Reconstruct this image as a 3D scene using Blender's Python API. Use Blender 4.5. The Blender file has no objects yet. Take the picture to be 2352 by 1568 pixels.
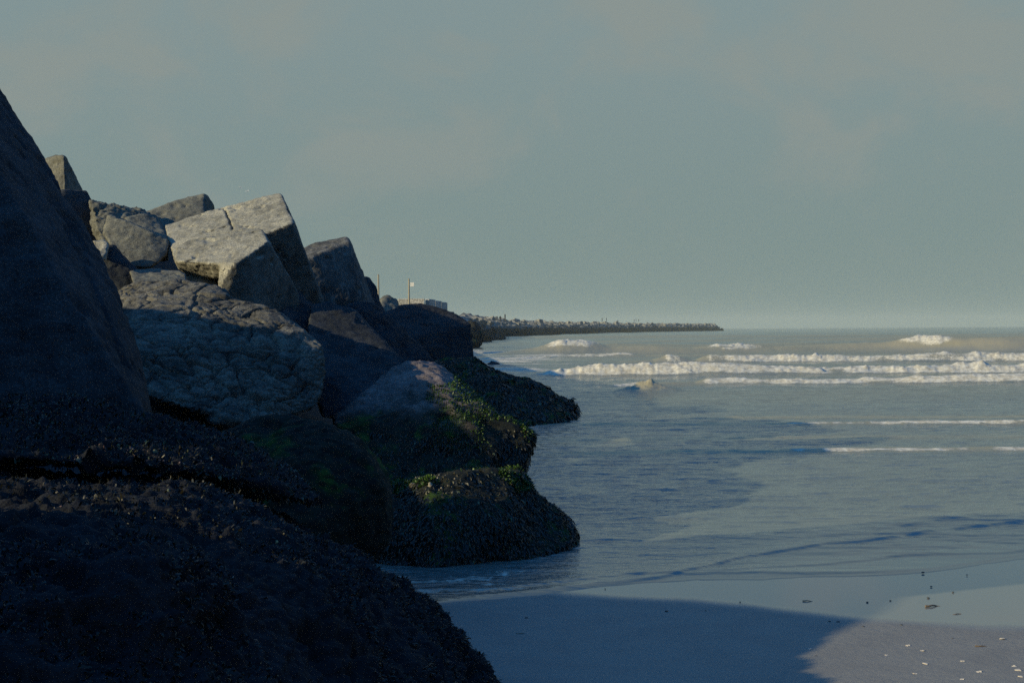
import bpy, bmesh, math, random
import numpy as np
from mathutils import Vector, Matrix

S = bpy.context.scene
C = S.collection
R = math.radians

# ------------------------------------------------------------------ camera
F = 3266.0                      # focal length in pixels of a 2352 px wide frame
CAM = Vector((0, 0, 2.0))
PITCH, ROLL = math.atan(29/F), 0.0060
fwd = Vector((0, math.cos(PITCH), -math.sin(PITCH)))
up0 = Vector((0, math.sin(PITCH), math.cos(PITCH)))
rt0 = Vector((1, 0, 0))
rt = rt0*math.cos(ROLL) - up0*math.sin(ROLL)
upv = up0*math.cos(ROLL) + rt0*math.sin(ROLL)
cd = bpy.data.cameras.new('camera')
cam = bpy.data.objects.new('camera', cd); C.objects.link(cam)
cam.matrix_world = Matrix(((rt.x, upv.x, -fwd.x, CAM.x), (rt.y, upv.y, -fwd.y, CAM.y), (rt.z, upv.z, -fwd.z, CAM.z), (0, 0, 0, 1)))
cd.sensor_width = 36; cd.lens = 36*F/2352
cd.clip_start = 0.1; cd.clip_end = 12000
S.camera = cam

# ------------------------------------------------------------------ light
SUN_EL, SUN_AZ = R(19), R(62)   # azimuth: how far the sun stands to the left of straight behind the camera
travel = Vector((math.sin(SUN_AZ)*math.cos(SUN_EL), math.cos(SUN_AZ)*math.cos(SUN_EL), -math.sin(SUN_EL)))
sl = bpy.data.lights.new('sun', 'SUN'); sl.energy = 5.0; sl.angle = R(0.55); sl.color = (1.0, 0.84, 0.49)
sun = bpy.data.objects.new('sun', sl); C.objects.link(sun)
sun.rotation_euler = travel.to_track_quat('-Z', 'Y').to_euler()

W = bpy.data.worlds.new('World'); S.world = W; W.use_nodes = True
nt = W.node_tree; nt.nodes.clear()
def N(t, kind, **kw):
    n = t.nodes.new(kind)
    for k, v in kw.items(): setattr(n, k, v)
    return n
def setin(n, **kw):
    for k, v in kw.items(): n.inputs[k.replace('_', ' ')].default_value = v
sky = N(nt, 'ShaderNodeTexSky', sky_type='NISHITA', sun_disc=False)
sky.sun_elevation = SUN_EL; sky.sun_rotation = math.atan2(-travel.x, -travel.y)
sky.air_density = 1.2; sky.dust_density = 1.0; sky.ozone_density = 2.5
co = N(nt, 'ShaderNodeTexCoord'); sp = N(nt, 'ShaderNodeSeparateXYZ')
nt.links.new(co.outputs['Generated'], sp.inputs[0])
def wmath(op, a, b=None, clamp=False, tree=nt):
    n = N(tree, 'ShaderNodeMath', operation=op, use_clamp=clamp)
    for i, v in enumerate((a, b)):
        if v is None: continue
        if isinstance(v, (int, float)): n.inputs[i].default_value = v
        else: tree.links.new(v, n.inputs[i])
    return n.outputs[0]
def maprange(tree, v, a, b, c, d, smooth=True):
    n = N(tree, 'ShaderNodeMapRange'); n.interpolation_type = 'SMOOTHSTEP' if smooth else 'LINEAR'
    tree.links.new(v, n.inputs[0])
    for i, x in enumerate((a, b, c, d)): n.inputs[i+1].default_value = x
    return n.outputs[0]
def mixc(tree, f, a, b, blend='MIX'):
    n = N(tree, 'ShaderNodeMix', data_type='RGBA', blend_type=blend)
    for i, v in ((0, f), (6, a), (7, b)):
        if isinstance(v, (int, float)): n.inputs[i].default_value = v
        elif isinstance(v, tuple): n.inputs[i].default_value = (*v[:3], 1)
        else: tree.links.new(v, n.inputs[i])
    return n.outputs[2]
veil = wmath('MULTIPLY', maprange(nt, sp.outputs[2], 0.28, 0.62, 0.97, 0.02), maprange(nt, sp.outputs[1], 0.42, 0.88, 0.04, 1.0))   # thin cloud ahead; unseen sky beside and behind cleared to darken the shaded sides
mp = N(nt, 'ShaderNodeMapping'); mp.inputs['Scale'].default_value = (1.0, 1.0, 1.6)
nt.links.new(co.outputs['Generated'], mp.inputs[0])
nz = N(nt, 'ShaderNodeTexNoise'); setin(nz, Scale=8.5, Detail=4.0, Roughness=0.6, Distortion=0.35)
mp.inputs['Location'].default_value = (3.1, 0.4, 1.3)
nt.links.new(mp.outputs[0], nz.inputs[0])
cl = maprange(nt, nz.outputs[0], 0.42, 0.66, 0.0, 1.0)
clh = wmath('MULTIPLY', cl, maprange(nt, sp.outputs[2], 0.02, 0.16, 0.10, 0.85))
grad = mixc(nt, maprange(nt, sp.outputs[2], 0.0, 0.25, 0, 1), (0.198, 0.272, 0.262), (0.226, 0.300, 0.306))
vcol = mixc(nt, clh, grad, (0.262, 0.302, 0.284))
skys = N(nt, 'ShaderNodeVectorMath', operation='SCALE'); nt.links.new(maprange(nt, sp.outputs[2], 0.15, 0.90, 0.024, 0.20), skys.inputs['Scale'])
nt.links.new(mixc(nt, 1.0, sky.outputs[0], (0.26, 0.80, 1.32), 'MULTIPLY'), skys.inputs[0])
fin = mixc(nt, veil, skys.outputs[0], vcol)
bg = N(nt, 'ShaderNodeBackground'); bg.inputs[1].default_value = 1.0
wo = N(nt, 'ShaderNodeOutputWorld')
nt.links.new(fin, bg.inputs[0]); nt.links.new(bg.outputs[0], wo.inputs[0])

S.view_settings.view_transform = 'Standard'; S.view_settings.look = 'None'
S.view_settings.exposure = 0.0; S.view_settings.gamma = 1.0
S.render.engine = 'CYCLES'
S.cycles.use_denoising = False
S.cycles.max_bounces = 6; S.cycles.volume_bounces = 1

# ------------------------------------------------------------------ helpers
def P(u, v, d):                 # the world point seen at frame position u, v and d metres ahead
    return CAM + (fwd + rt*((u-1176)/F) + upv*((784-v)/F))*d
def G(u, v, z=0.0):             # the point of the level z seen at u, v
    r_ = fwd + rt*((u-1176)/F) + upv*((784-v)/F)
    return CAM + r_*((z-CAM.z)/r_.z)

def D(n, p0, *uv):              # the corners seen at u, v that lie in the plane through p0 with normal n, as (u, v, depth)
    n = Vector(n); out = []
    for u, v in uv:
        d_ = fwd + rt*((u-1176)/F) + upv*((784-v)/F); out.append((u, v, n.dot(p0-CAM)/n.dot(d_)))
    return out
def _hash(ix, iy, iz, seed):
    h = (ix.astype(np.int64)*374761393 + iy.astype(np.int64)*668265263 + iz.astype(np.int64)*2147483647 + seed*974711) & 0xffffffff
    h = ((h ^ (h >> 13))*1274126177) & 0xffffffff
    h = ((h ^ (h >> 16))*2246822519) & 0xffffffff
    return ((h ^ (h >> 15)) & 0xffffff)/float(0xffffff)
def vnoise(p, seed=0):          # smooth value noise, -1..1
    i = np.floor(p); f = p-i; i = i.astype(np.int64); f = f*f*f*(f*(f*6-15)+10)
    x, y, z = i.T; fx, fy, fz = f.T; out = 0
    for dx in (0, 1):
        wx = fx if dx else 1-fx
        for dy in (0, 1):
            wy = fy if dy else 1-fy
            for dz in (0, 1):
                out = out + wx*wy*(fz if dz else 1-fz)*_hash(x+dx, y+dy, z+dz, seed)
    return out*2-1
def fbm(p, octv=4, seed=0, gain=0.5, ridge=False):
    a, s, out = 1.0, 1.0, 0
    for k in range(octv):
        n = vnoise(p*s+k*17.3, seed+k)
        if ridge: n = 1-2*np.abs(n)
        out = out + a*n; a *= gain; s *= 2.03
    return out
def cellcrack(p, seed=0):       # distance between the two nearest cell centres: 0 on cell borders
    i = np.floor(p).astype(np.int64); d1 = np.full(len(p), 9.0); d2 = d1.copy()
    for dx in (-1, 0, 1):
        for dy in (-1, 0, 1):
            for dz in (-1, 0, 1):
                c = i+np.array((dx, dy, dz))
                q = c+np.stack([_hash(c[:, 0], c[:, 1], c[:, 2], seed+j) for j in (1, 2, 3)], 1)
                d = np.sqrt(((q-p)**2).sum(1))
                d2 = np.minimum(d2, np.maximum(d, d1)); d1 = np.minimum(d1, d)
    return d2-d1

def link(name, me, mat=None, parent=None, **props):
    o = bpy.data.objects.new(name, me); C.objects.link(o)
    if mat is not None and me is not None and not me.materials: me.materials.append(mat)
    if parent is not None: o.parent = parent
    for k, v in props.items():
        if v: o[k] = v
    return o
def mesh_np(name, v, f, smooth=True, attrs=None):
    me = bpy.data.meshes.new(name)
    f = np.asarray(f); nv, nf, k = len(v), len(f), f.shape[1]
    me.vertices.add(nv); me.vertices.foreach_set('co', np.asarray(v, np.float32).ravel())
    me.loops.add(nf*k); me.loops.foreach_set('vertex_index', f.astype(np.int32).ravel())
    me.polygons.add(nf); me.polygons.foreach_set('loop_start', np.arange(nf, dtype=np.int32)*k)
    me.polygons.foreach_set('use_smooth', np.full(nf, smooth))
    me.update(calc_edges=True)
    for an, av in (attrs or {}).items():
        if av.ndim == 1:
            a = me.attributes.new(an, 'FLOAT', 'POINT'); a.data.foreach_set('value', av.astype(np.float32))
        else:
            a = me.attributes.new(an, 'FLOAT_COLOR', 'POINT')
            a.data.foreach_set('color', np.concatenate([av, np.ones((len(av), 1))], 1).astype(np.float32).ravel())
    return me
def getco(me):
    a = np.empty(len(me.vertices)*3, np.float32); me.vertices.foreach_get('co', a); return a.reshape(-1, 3).astype(float)
def getno(me):
    a = np.empty(len(me.vertices)*3, np.float32); me.vertices.foreach_get('normal', a); return a.reshape(-1, 3).astype(float)

# ------------------------------------------------------------------ materials
def newmat(name):
    m = bpy.data.materials.new(name); m.use_nodes = True; t = m.node_tree
    return m, t, t.nodes['Principled BSDF']
def noise(t, vec, scale, detail=4, rough=0.55, dist=0.0):
    n = N(t, 'ShaderNodeTexNoise'); setin(n, Scale=scale, Detail=float(detail), Roughness=rough, Distortion=dist)
    t.links.new(vec, n.inputs[0]); return n.outputs[0]
def bump(t, h, strength, dist, normal=None):
    b = N(t, 'ShaderNodeBump'); setin(b, Strength=strength, Distance=dist); t.links.new(h, b.inputs['Height'])
    if normal is not None: t.links.new(normal, b.inputs['Normal'])
    return b.outputs[0]

def stone(name, dark, light, rough=0.9, grain=60.0, warm=None, tide=None, pores=0.6, bstr=0.7, streak=False):
    """weathered stone or concrete; tide = (z of the weed line, z of the bare stone above it)"""
    m, t, b = newmat(name)
    geo = N(t, 'ShaderNodeNewGeometry'); pos = geo.outputs['Position']
    big = noise(t, pos, 1.3, 5, 0.6, 0.3); mid = noise(t, pos, 7, 6, 0.65); fine = noise(t, pos, grain, 3, 0.7)
    f = wmath('ADD', wmath('MULTIPLY', big, 0.5, tree=t), wmath('MULTIPLY', mid, 0.5, tree=t), tree=t)
    col = mixc(t, maprange(t, f, 0.36, 0.64, 0, 1), dark, light)
    if warm: col = mixc(t, maprange(t, noise(t, pos, 2.3, 4, 0.6, 0.5), 0.48, 0.7, 0, 0.8), col, warm)
    spk = maprange(t, fine, 0.32, 0.68, 0.58, 1.42)
    sc = N(t, 'ShaderNodeVectorMath', operation='SCALE'); t.links.new(col, sc.inputs[0]); t.links.new(spk, sc.inputs['Scale']); col = sc.outputs[0]
    # dark pits
    vor = N(t, 'ShaderNodeTexVoronoi'); setin(vor, Scale=16.0, Randomness=1.0); t.links.new(pos, vor.inputs['Vector'])
    pit = maprange(t, wmath('ADD', vor.outputs['Distance'], wmath('MULTIPLY', mid, 0.5, tree=t), tree=t), 0.30, 0.42, 1, 0)
    col = mixc(t, wmath('MULTIPLY', pit, pores, tree=t), col, tuple(c*0.35 for c in dark))
    if streak:
        mpn = N(t, 'ShaderNodeMapping'); mpn.inputs['Scale'].default_value = (7, 7, 0.55); t.links.new(pos, mpn.inputs[0])
        st = noise(t, mpn.outputs[0], 1.5, 4, 0.6)
        col = mixc(t, maprange(t, st, 0.52, 0.68, 0, 0.55), col, tuple(min(1, c*1.9) for c in light))
    h = wmath('SUBTRACT', wmath('ADD', wmath('MULTIPLY', mid, 0.6, tree=t), wmath('MULTIPLY', fine, 0.35, tree=t), tree=t), wmath('MULTIPLY', pit, 0.25*pores, tree=t), tree=t)
    rg = rough
    if tide:
        gmax = 0.0 if name == 'far_block' else 1.0
        sx = N(t, 'ShaderNodeSeparateXYZ'); t.links.new(pos, sx.inputs[0])
        zz = wmath('ADD', sx.outputs[2], wmath('MULTIPLY', wmath('SUBTRACT', noise(t, pos, 1.7, 5, 0.65), 0.5, tree=t), 1.3, tree=t), tree=t)
        nrm = N(t, 'ShaderNodeSeparateXYZ'); t.links.new(geo.outputs['Normal'], nrm.inputs[0])
        green = mixc(t, maprange(t, noise(t, pos, 9, 5, 0.7), 0.4, 0.62, 0, 1), (0.008, 0.020, 0.005), (0.032, 0.070, 0.008))
        weed = mixc(t, maprange(t, noise(t, pos, 14, 5, 0.7), 0.4, 0.65, 0, 1), (0.006, 0.008, 0.006), (0.022, 0.022, 0.012))
        gm = wmath('MULTIPLY', maprange(t, nrm.outputs[2], 0.15, 0.6, 0, gmax), maprange(t, noise(t, pos, 2.3, 5, 0.65), 0.50, 0.60, 0, 1), tree=t)
        low = mixc(t, gm, weed, green)
        col = mixc(t, maprange(t, zz, tide[0], tide[1], 1, 0), col, low)
    t.links.new(col, b.inputs['Base Color'])
    b.inputs['Roughness'].default_value = rg; b.inputs['Specular IOR Level'].default_value = 0.25
    t.links.new(bump(t, h, bstr, 0.03), b.inputs['Normal'])
    return m

M = {}
M['concrete'] = stone('pale_concrete', (0.14, 0.134, 0.110), (0.30, 0.286, 0.235), warm=(0.34, 0.318, 0.25), pores=0.55)
M['shaded_aggregate'] = stone('pitted_shaded_side', (0.055, 0.055, 0.050), (0.155, 0.150, 0.130), pores=0.8, bstr=1.1)  # rough pitted sides, also darkened for the shade they lie in
M['grey'] = stone('grey_concrete', (0.080, 0.080, 0.070), (0.165, 0.160, 0.128), pores=0.5)
M['rough'] = stone('cracked_rock', (0.038, 0.038, 0.036), (0.155, 0.146, 0.122), pores=0.6, bstr=0.9)
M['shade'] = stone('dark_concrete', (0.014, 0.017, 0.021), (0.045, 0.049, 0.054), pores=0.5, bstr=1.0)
M['slope'] = stone('streaked_concrete', (0.045, 0.047, 0.048), (0.125, 0.122, 0.112), pores=0.4, streak=True)
M['tidal'] = stone('tidal_rock', (0.080, 0.068, 0.066), (0.19, 0.155, 0.145), tide=(1.0, 1.4), pores=0.7)
M['weedy'] = stone('weedy_rock', (0.010, 0.012, 0.012), (0.035, 0.035, 0.030), tide=(1.3, 2.1), pores=0.5)
M['black'] = stone('wet_dark_rock', (0.008, 0.009, 0.012), (0.028, 0.030, 0.034), pores=0.5)
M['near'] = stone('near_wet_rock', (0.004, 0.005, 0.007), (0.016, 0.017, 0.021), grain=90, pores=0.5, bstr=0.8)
M['far'] = stone('far_block', (0.11, 0.11, 0.10), (0.30, 0.285, 0.245), grain=6, pores=0.1, bstr=0.3, tide=(1.6, 3.3))
M['farcore'] = stone('breakwater_core', (0.04, 0.043, 0.045), (0.10, 0.10, 0.095), grain=4, pores=0.1, bstr=0.5)
M['white'] = stone('painted_wall', (0.34, 0.33, 0.29), (0.44, 0.42, 0.38), grain=8, pores=0.0, bstr=0.1)
def plain(name, col, rough=0.6):
    m, t, b = newmat(name)
    geo = N(t, 'ShaderNodeNewGeometry')
    c = mixc(t, noise(t, geo.outputs['Position'], 9, 4), tuple(x*0.7 for x in col), tuple(min(1, x*1.25) for x in col))
    t.links.new(c, b.inputs['Base Color']); b.inputs['Roughness'].default_value = rough
    return m
def attrmat(name, attr, rough, spec=0.4, trans=0):
    m, t, b = newmat(name)
    a = N(t, 'ShaderNodeAttribute', attribute_name=attr); t.links.new(a.outputs['Color'], b.inputs['Base Color'])
    b.inputs['Roughness'].default_value = rough; b.inputs['Specular IOR Level'].default_value = spec
    return m
M['weed'] = attrmat('seaweed_fronds', 'tint', 0.45, 0.35)
M['barn'] = attrmat('barnacle_shells', 'tint', 0.7, 0.3)

# sand
m, t, b = newmat('sand'); M['sand'] = m
geo = N(t, 'ShaderNodeNewGeometry'); pos = geo.outputs['Position']
wet = N(t, 'ShaderNodeAttribute', attribute_name='wet').outputs['Fac']
c = mixc(t, maprange(t, noise(t, pos, 300, 2, 0.8), 0.3, 0.7, 0, 1), (0.19, 0.182, 0.160), (0.30, 0.283, 0.250))
c = mixc(t, maprange(t, noise(t, pos, 3, 4, 0.6), 0.35, 0.7, 0, 0.5), c, (0.19, 0.18, 0.165))
c = mixc(t, wet, c, (0.20, 0.205, 0.19))
t.links.new(c, b.inputs['Base Color'])
t.links.new(maprange(t, wet, 0.0, 1.0, 0.62, 0.035, False), b.inputs['Roughness'])
t.links.new(maprange(t, wet, 0.0, 1.0, 1.28, 1.95, False), b.inputs['IOR'])
h = wmath('ADD', wmath('MULTIPLY', noise(t, pos, 260, 2, 0.7), 0.35, tree=t), noise(t, pos, 14, 5, 0.6), tree=t)
hs = wmath('MULTIPLY', h, wmath('SUBTRACT', 1.0, wmath('MULTIPLY', wet, 0.985, tree=t), tree=t), tree=t)
t.links.new(bump(t, hs, 0.6, 0.012), b.inputs['Normal'])

# sea
m, t, b = newmat('sea_water'); M['sea'] = m
geo = N(t, 'ShaderNodeNewGeometry'); pos = geo.outputs['Position']
foam = N(t, 'ShaderNodeAttribute', attribute_name='foam').outputs['Fac']
silt = N(t, 'ShaderNodeAttribute', attribute_name='silt').outputs['Fac']
base = mixc(t, silt, (0.135, 0.162, 0.150), (0.36, 0.310, 0.175))
fn = noise(t, pos, 9, 6, 0.75, 0.4)
fm = maprange(t, wmath('ADD', foam, wmath('MULTIPLY', wmath('SUBTRACT', fn, 0.5, tree=t), 0.9, tree=t), tree=t), 0.40, 0.62, 0, 1)
fm = wmath('MULTIPLY', fm, maprange(t, foam, 0.02, 0.2, 0, 1), tree=t)
fcol = mixc(t, maprange(t, noise(t, pos, 5, 5, 0.7), 0.35, 0.65, 0, 1), (0.42, 0.38, 0.29), (0.68, 0.64, 0.53))
col = mixc(t, fm, base, fcol)
t.links.new(col, b.inputs['Base Color'])
t.links.new(wmath('ADD', maprange(t, fm, 0, 1, 0.09, 0.75), wmath('MULTIPLY', silt, 0.22, tree=t), tree=t), b.inputs['Roughness'])
b.inputs['IOR'].default_value = 1.62
mpn = N(t, 'ShaderNodeMapping'); mpn.inputs['Scale'].default_value = (0.45, 1, 1); t.links.new(pos, mpn.inputs[0])
rip = N(t, 'ShaderNodeAttribute', attribute_name='ripple').outputs['Fac']
h = wmath('ADD', wmath('MULTIPLY', noise(t, mpn.outputs[0], 22, 3, 0.6, 0.3), 0.25, tree=t), noise(t, mpn.outputs[0], 7, 3, 0.6, 0.4), tree=t)
t.links.new(bump(t, wmath('MULTIPLY', h, rip, tree=t), 1.0, 0.03), b.inputs['Normal'])

# ------------------------------------------------------------------ sand sheet
def polyline_y(us_vs, z=0.0):
    pts = [G(u, v, z) for u, v in us_vs]; pts.sort(key=lambda q: q.x)
    xs = np.array([q.x for q in pts]); ys = np.array([q.y for q in pts])
    return lambda x: np.interp(x, xs, ys)
def sand_z(x, y):               # slopes gently into the sea
    return np.interp(y, [-40, 0, 8, 11.2, 16, 40, 200, 4000], [1.2, .30, .10, .012, -.12, -.7, -2.5, -4.0]) + 0.012*vnoise(np.stack([x*.35, y*.5, 0*x], -1).reshape(-1, 3), 5).reshape(x.shape)*np.clip((12-y)/4, 0, 1)
wetline = polyline_y([(700, 1420), (1000, 1396), (1130, 1376), (1250, 1366), (1400, 1372), (1600, 1386), (1720, 1400), (1790, 1412), (2000, 1437), (2200, 1450), (2352, 1458), (2900, 1490)], 0.03)
def build_sand():
    ys = np.concatenate([np.linspace(-30, 6, 30), np.linspace(6.1, 14, 330), np.geomspace(14.3, 3800, 70)])
    xs = np.concatenate([np.linspace(-900, -8, 25), np.linspace(-6, 9, 480), np.linspace(10, 1800, 40)])
    X, Y = np.meshgrid(xs, ys); Z = sand_z(X, Y)
    yl = wetline(X) + 0.10*vnoise(np.stack([X*1.1, Y*0.5, 0*X], -1).reshape(-1, 3), 3).reshape(X.shape) + 0.05*vnoise(np.stack([X*4, Y*2, 0*X], -1).reshape(-1, 3), 4).reshape(X.shape)
    w = np.clip((Y-yl+0.10)/0.45, 0, 1); w = w*w*(3-2*w)
    nr, nc = X.shape; idx = np.arange(nr*nc).reshape(nr, nc)
    f = np.stack([idx[:-1, :-1], idx[:-1, 1:], idx[1:, 1:], idx[1:, :-1]], -1).reshape(-1, 4)
    me = mesh_np('beach_sand', np.stack([X, Y, Z], -1).reshape(-1, 3), f, attrs={'wet': w.ravel()})
    link('ground', me, M['sand'], kind='structure')
build_sand()

# ------------------------------------------------------------------ sea sheet
# breaking waves: (distance, height, front width, back width, [(u0, u1, foam)], crest wander)
def gx(u, Y): return (u-1176)/F*Y
waves = [
    (22.8, .045, .16, .5, [(1200, 1420, .0), (1420, 1790, .20), (1790, 2600, .74)], 61, .35),
    (25.6, .020, .25, .7, [(1150, 1800, .0)], 62, .5),
    (29.2, .065, .18, .6, [(1200, 1690, .12), (1690, 1800, .20), (1790, 2700, .84)], 63, .4),
    (31.3, .045, .30, .6, [(1525, 1600, .25)], 64, .3),
    (50.2, .30, .46, 1.4, [(1385, 1500, .72), (1500, 1600, .10), (1600, 3000, 1.0)], 65, .9),
    (60.3, .48, .7, 2.0, [(1205, 3000, 1.0)], 66, 1.3),
    (80.8, .58, .8, 2.2, [(1300, 1420, .40), (1500, 1590, .66), (1600, 3000, .95)], 67, 1.6),
    (108., 1.42, 2.2, 5.0, [(1120, 1225, .35), (1225, 1405, 1.1), (1400, 1590, .30), (1595, 1780, 1.08), (1775, 2040, .12), (2045, 2215, 1.1), (2215, 2600, .05)], 68, 3.5),
    (97., .35, .9, 2.4, [(1170, 1480, .62), (1480, 2100, .12), (2100, 2350, .45)], 71, 2.2),
    (142., .60, 1.6, 4, [(1250, 1500, .12), (1500, 2600, .10), (1900, 2040, .5)], 72, 4),
    (190., .55, 3, 7, [(1200, 2600, 0.0)], 69, 8),
    (280., .5, 4, 9, [(1000, 2600, 0.0)], 70, 8),
]
swash = [   # thin lines where one sheet of water runs over another: view polyline, height
    ([(980, 1397), (1080, 1388), (1180, 1378), (1300, 1358), (1400, 1346), (1500, 1330), (1600, 1309), (1700, 1286), (1800, 1266), (1900, 1244), (2100, 1224), (2352, 1196)], .015),
    ([(1350, 1352), (1500, 1322), (1700, 1312), (1900, 1294), (2100, 1270), (2352, 1258)], .009),
    ([(1400, 1345), (1600, 1322), (1750, 1325), (1900, 1318), (2100, 1304), (2250, 1285), (2352, 1268)], .003),
    ([(1500, 1235), (1800, 1232), (2000, 1226), (2352, 1222)], .008),
    ([(1880, 1152), (2000, 1140), (2352, 1118)], .009),
    ([(2000, 1215), (2150, 1188), (2352, 1192)], .008),
    ([(1000, 1372), (1150, 1362), (1300, 1340), (1450, 1318)], .012),
]
front_edge = polyline_y([(700, 1450), (880, 1415), (1000, 1397), (1180, 1380), (1300, 1360), (1420, 1345), (1500, 1338), (1600, 1334), (1700, 1338), (1760, 1342), (1850, 1332), (2000, 1322), (2100, 1312), (2200, 1300), (2352, 1283), (2700, 1270)])
def sea_height(X, Y):
    sh = X.shape; p = np.stack([X, Y, 0*X], -1).reshape(-1, 3)
    nse = lambda sx, sy, k, o=1: fbm(p*np.array((sx, sy, 1)), o, k).reshape(sh)
    fade = np.clip((Y-9)/8, 0.25, 1)
    h = 0.007*fade*nse(.7, 1.6, 11, 2) + 0.013*fade*nse(2.2, 6.0, 12, 4)
    h += np.clip((Y-26)/40, 0, 1)*0.06*nse(.22, .75, 13, 3)
    h += np.clip((Y-95)/60, 0, 1)*0.16*nse(.05, .22, 14, 3)
    foam = np.zeros(sh); silt = np.clip(nse(.05, .12, 15, 2)*.40+.06, 0, .4)*np.clip((Y-25)/30, 0, 1)
    for (Y0, A, wf, wb, spans, seed, wander) in waves:
        yc = Y0 + wander*(nse(1.3/Y0*4, .001, seed, 3)*0.5)
        pres = np.zeros(sh); fo = np.zeros(sh)
        for (u0, u1, f_) in spans:
            x0, x1 = gx(u0, Y0), gx(u1, Y0); e = Y0*(.010 if A < .9 else .022)
            m_ = np.clip((X-x0)/e, 0, 1)*np.clip((x1-X)/e, 0, 1)
            pres = np.maximum(pres, m_); fo = np.maximum(fo, m_*f_)
        pe = np.clip((X-gx(spans[0][0], Y0))/(Y0*.05), 0, 1)
        Am = A*pe*(0.80+0.30*nse(2.2/Y0*4, .002, seed+20, 2))
        if A < .1: Am = Am*(.30+.70*np.clip(fo*1.4, 0, 1))
        if Y0 == 108.: Am = Am*(.80+.2*np.clip(fo, 0, 1)+.25*nse(.06, .002, 99, 2))
        if A > .2 and Y0 < 100: Am = Am*np.clip(.35+.7*fo, .3, 1)
        d = Y-yc + (1.0*nse(.16, .02, seed+33, 3) if A > .9 else 0); prof = np.where(d < 0, np.exp(-(d/wf)**2), np.exp(-(d/wb)**2))
        h += Am*prof
        thick = 1.0 if A > .2 else .8
        fz = np.where(d < 0, np.exp(-(d/(wf*1.55*thick))**4), np.exp(-(d/(wb*(.30 if A > .2 else .2)))**2))
        if Y0 == 108.: fz = np.where(d < 0, np.clip(1.25+d/2.1, 0, 1), np.exp(-(d/1.6)**2))
        lump = nse(1.1 if A > .2 else 2.5, 1.5, seed+40, 4)
        ff = fo*fz*np.clip(.86+.40*lump, 0, 1.25)
        foam = np.maximum(foam, ff)
        h += np.clip(ff-.25, 0, 1)*min(A, .6)*(.20*lump+.12*nse(4, 4, seed+50, 3))
        silt = np.maximum(silt, np.where(d < 0, np.exp(-(d/(wf*1.8))**2), np.exp(-(d/(wb*.6))**2))*pe*(1.0 if A > .9 else .8 if A > .04 else .45))
        # lace left behind the crest
        if A > .2 and Y0 < 100:
            foam = np.maximum(foam, np.clip(fo, 0, 1)*np.where(d > 0, np.exp(-(d/(wb*2.2))), 0)*np.clip(.36+.42*nse(.5, 1.4, seed+60, 4), 0, .62))
    # disturbed water beside the breakwater
    zone = np.clip((Y-52)/12, 0, 1)*np.clip((190-Y)/60, 0, 1)*np.clip(1-(X-gx(1230, Y))/(Y*.055), 0, 1)
    foam = np.maximum(foam, zone*np.clip(.44+.45*nse(.22, .9, 90, 4), 0, .85))
    # a splash rising out of the shallows
    sx, sy = gx(1488, 44.2), 44.2; r2 = ((X-sx)/.85)**2+((Y-sy)/.8)**2; r3 = ((X-sx)/.22)**2+((Y-sy)/.35)**2
    h += .26*np.exp(-r2)*(1+.35*nse(3, 3, 95, 3)) + .17*np.exp(-r3)*(1+.6*nse(9, 9, 96, 2)); silt = np.maximum(silt, .95*np.exp(-r2*.7)); foam = np.maximum(foam, .62*np.exp(-r3*.8))
    # lines of the swash
    near = Y < 22; hs = np.zeros(sh)
    for k, (pl, hh) in enumerate(swash):
        pts = [G(u, v, .0) for u, v in pl]; xs_ = np.array([q.x for q in pts]); ys_ = np.array([q.y for q in pts])
        on = np.clip((X-xs_[0])/.4, 0, 1)*np.clip((xs_[-1]+3-X)/2, 0, 1)
        yc = np.interp(X, xs_, ys_) + .13*nse(.9, .01, 30+k if k else 44, 5)
        d = Y-yc
        hs += near*on*hh*np.where(d < 0, np.exp(-(d/.055)**2), np.exp(-(d/.25)**2))
    # foam flecks drifting by the rocks in the foreground
    fl = np.clip((X+1.6)/.6, 0, 1)*np.clip((1.1-X)/1.3, 0, 1)*np.clip((15-Y)/2.5, 0, 1)
    foam = np.maximum(foam, fl*np.clip(.10+.55*nse(1.6, 4.2, 92, 4), 0, .52))
    fe = front_edge(X) + .13*nse(.9, .01, 44, 5)
    depth = np.clip((Y-fe)/.10, -1, 1)
    sz = sand_z(X, Y)+.004; k_ = np.clip((Y-fe)/2.5, 0, 1)
    h = h*np.clip((Y-fe)/1.2+.12, 0, 1) + sz*(1-k_)+np.maximum(sz, .004)*k_ + hs*np.clip((Y-fe)/.15, 0, 1) + np.where(depth < 0, depth*.016, 0)
    rip = np.clip((Y-fe)/5.0, 0.10, 1)*np.clip(1-nse(.25, .5, 97, 2)*.5, .3, 1.3)
    # choppier water close to the rocks
    rip = rip + np.clip((2.6-X)/3, 0, 1)*np.clip((Y-fe)/.6, 0, 1)*1.1
    return h, foam, silt, rip
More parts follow.
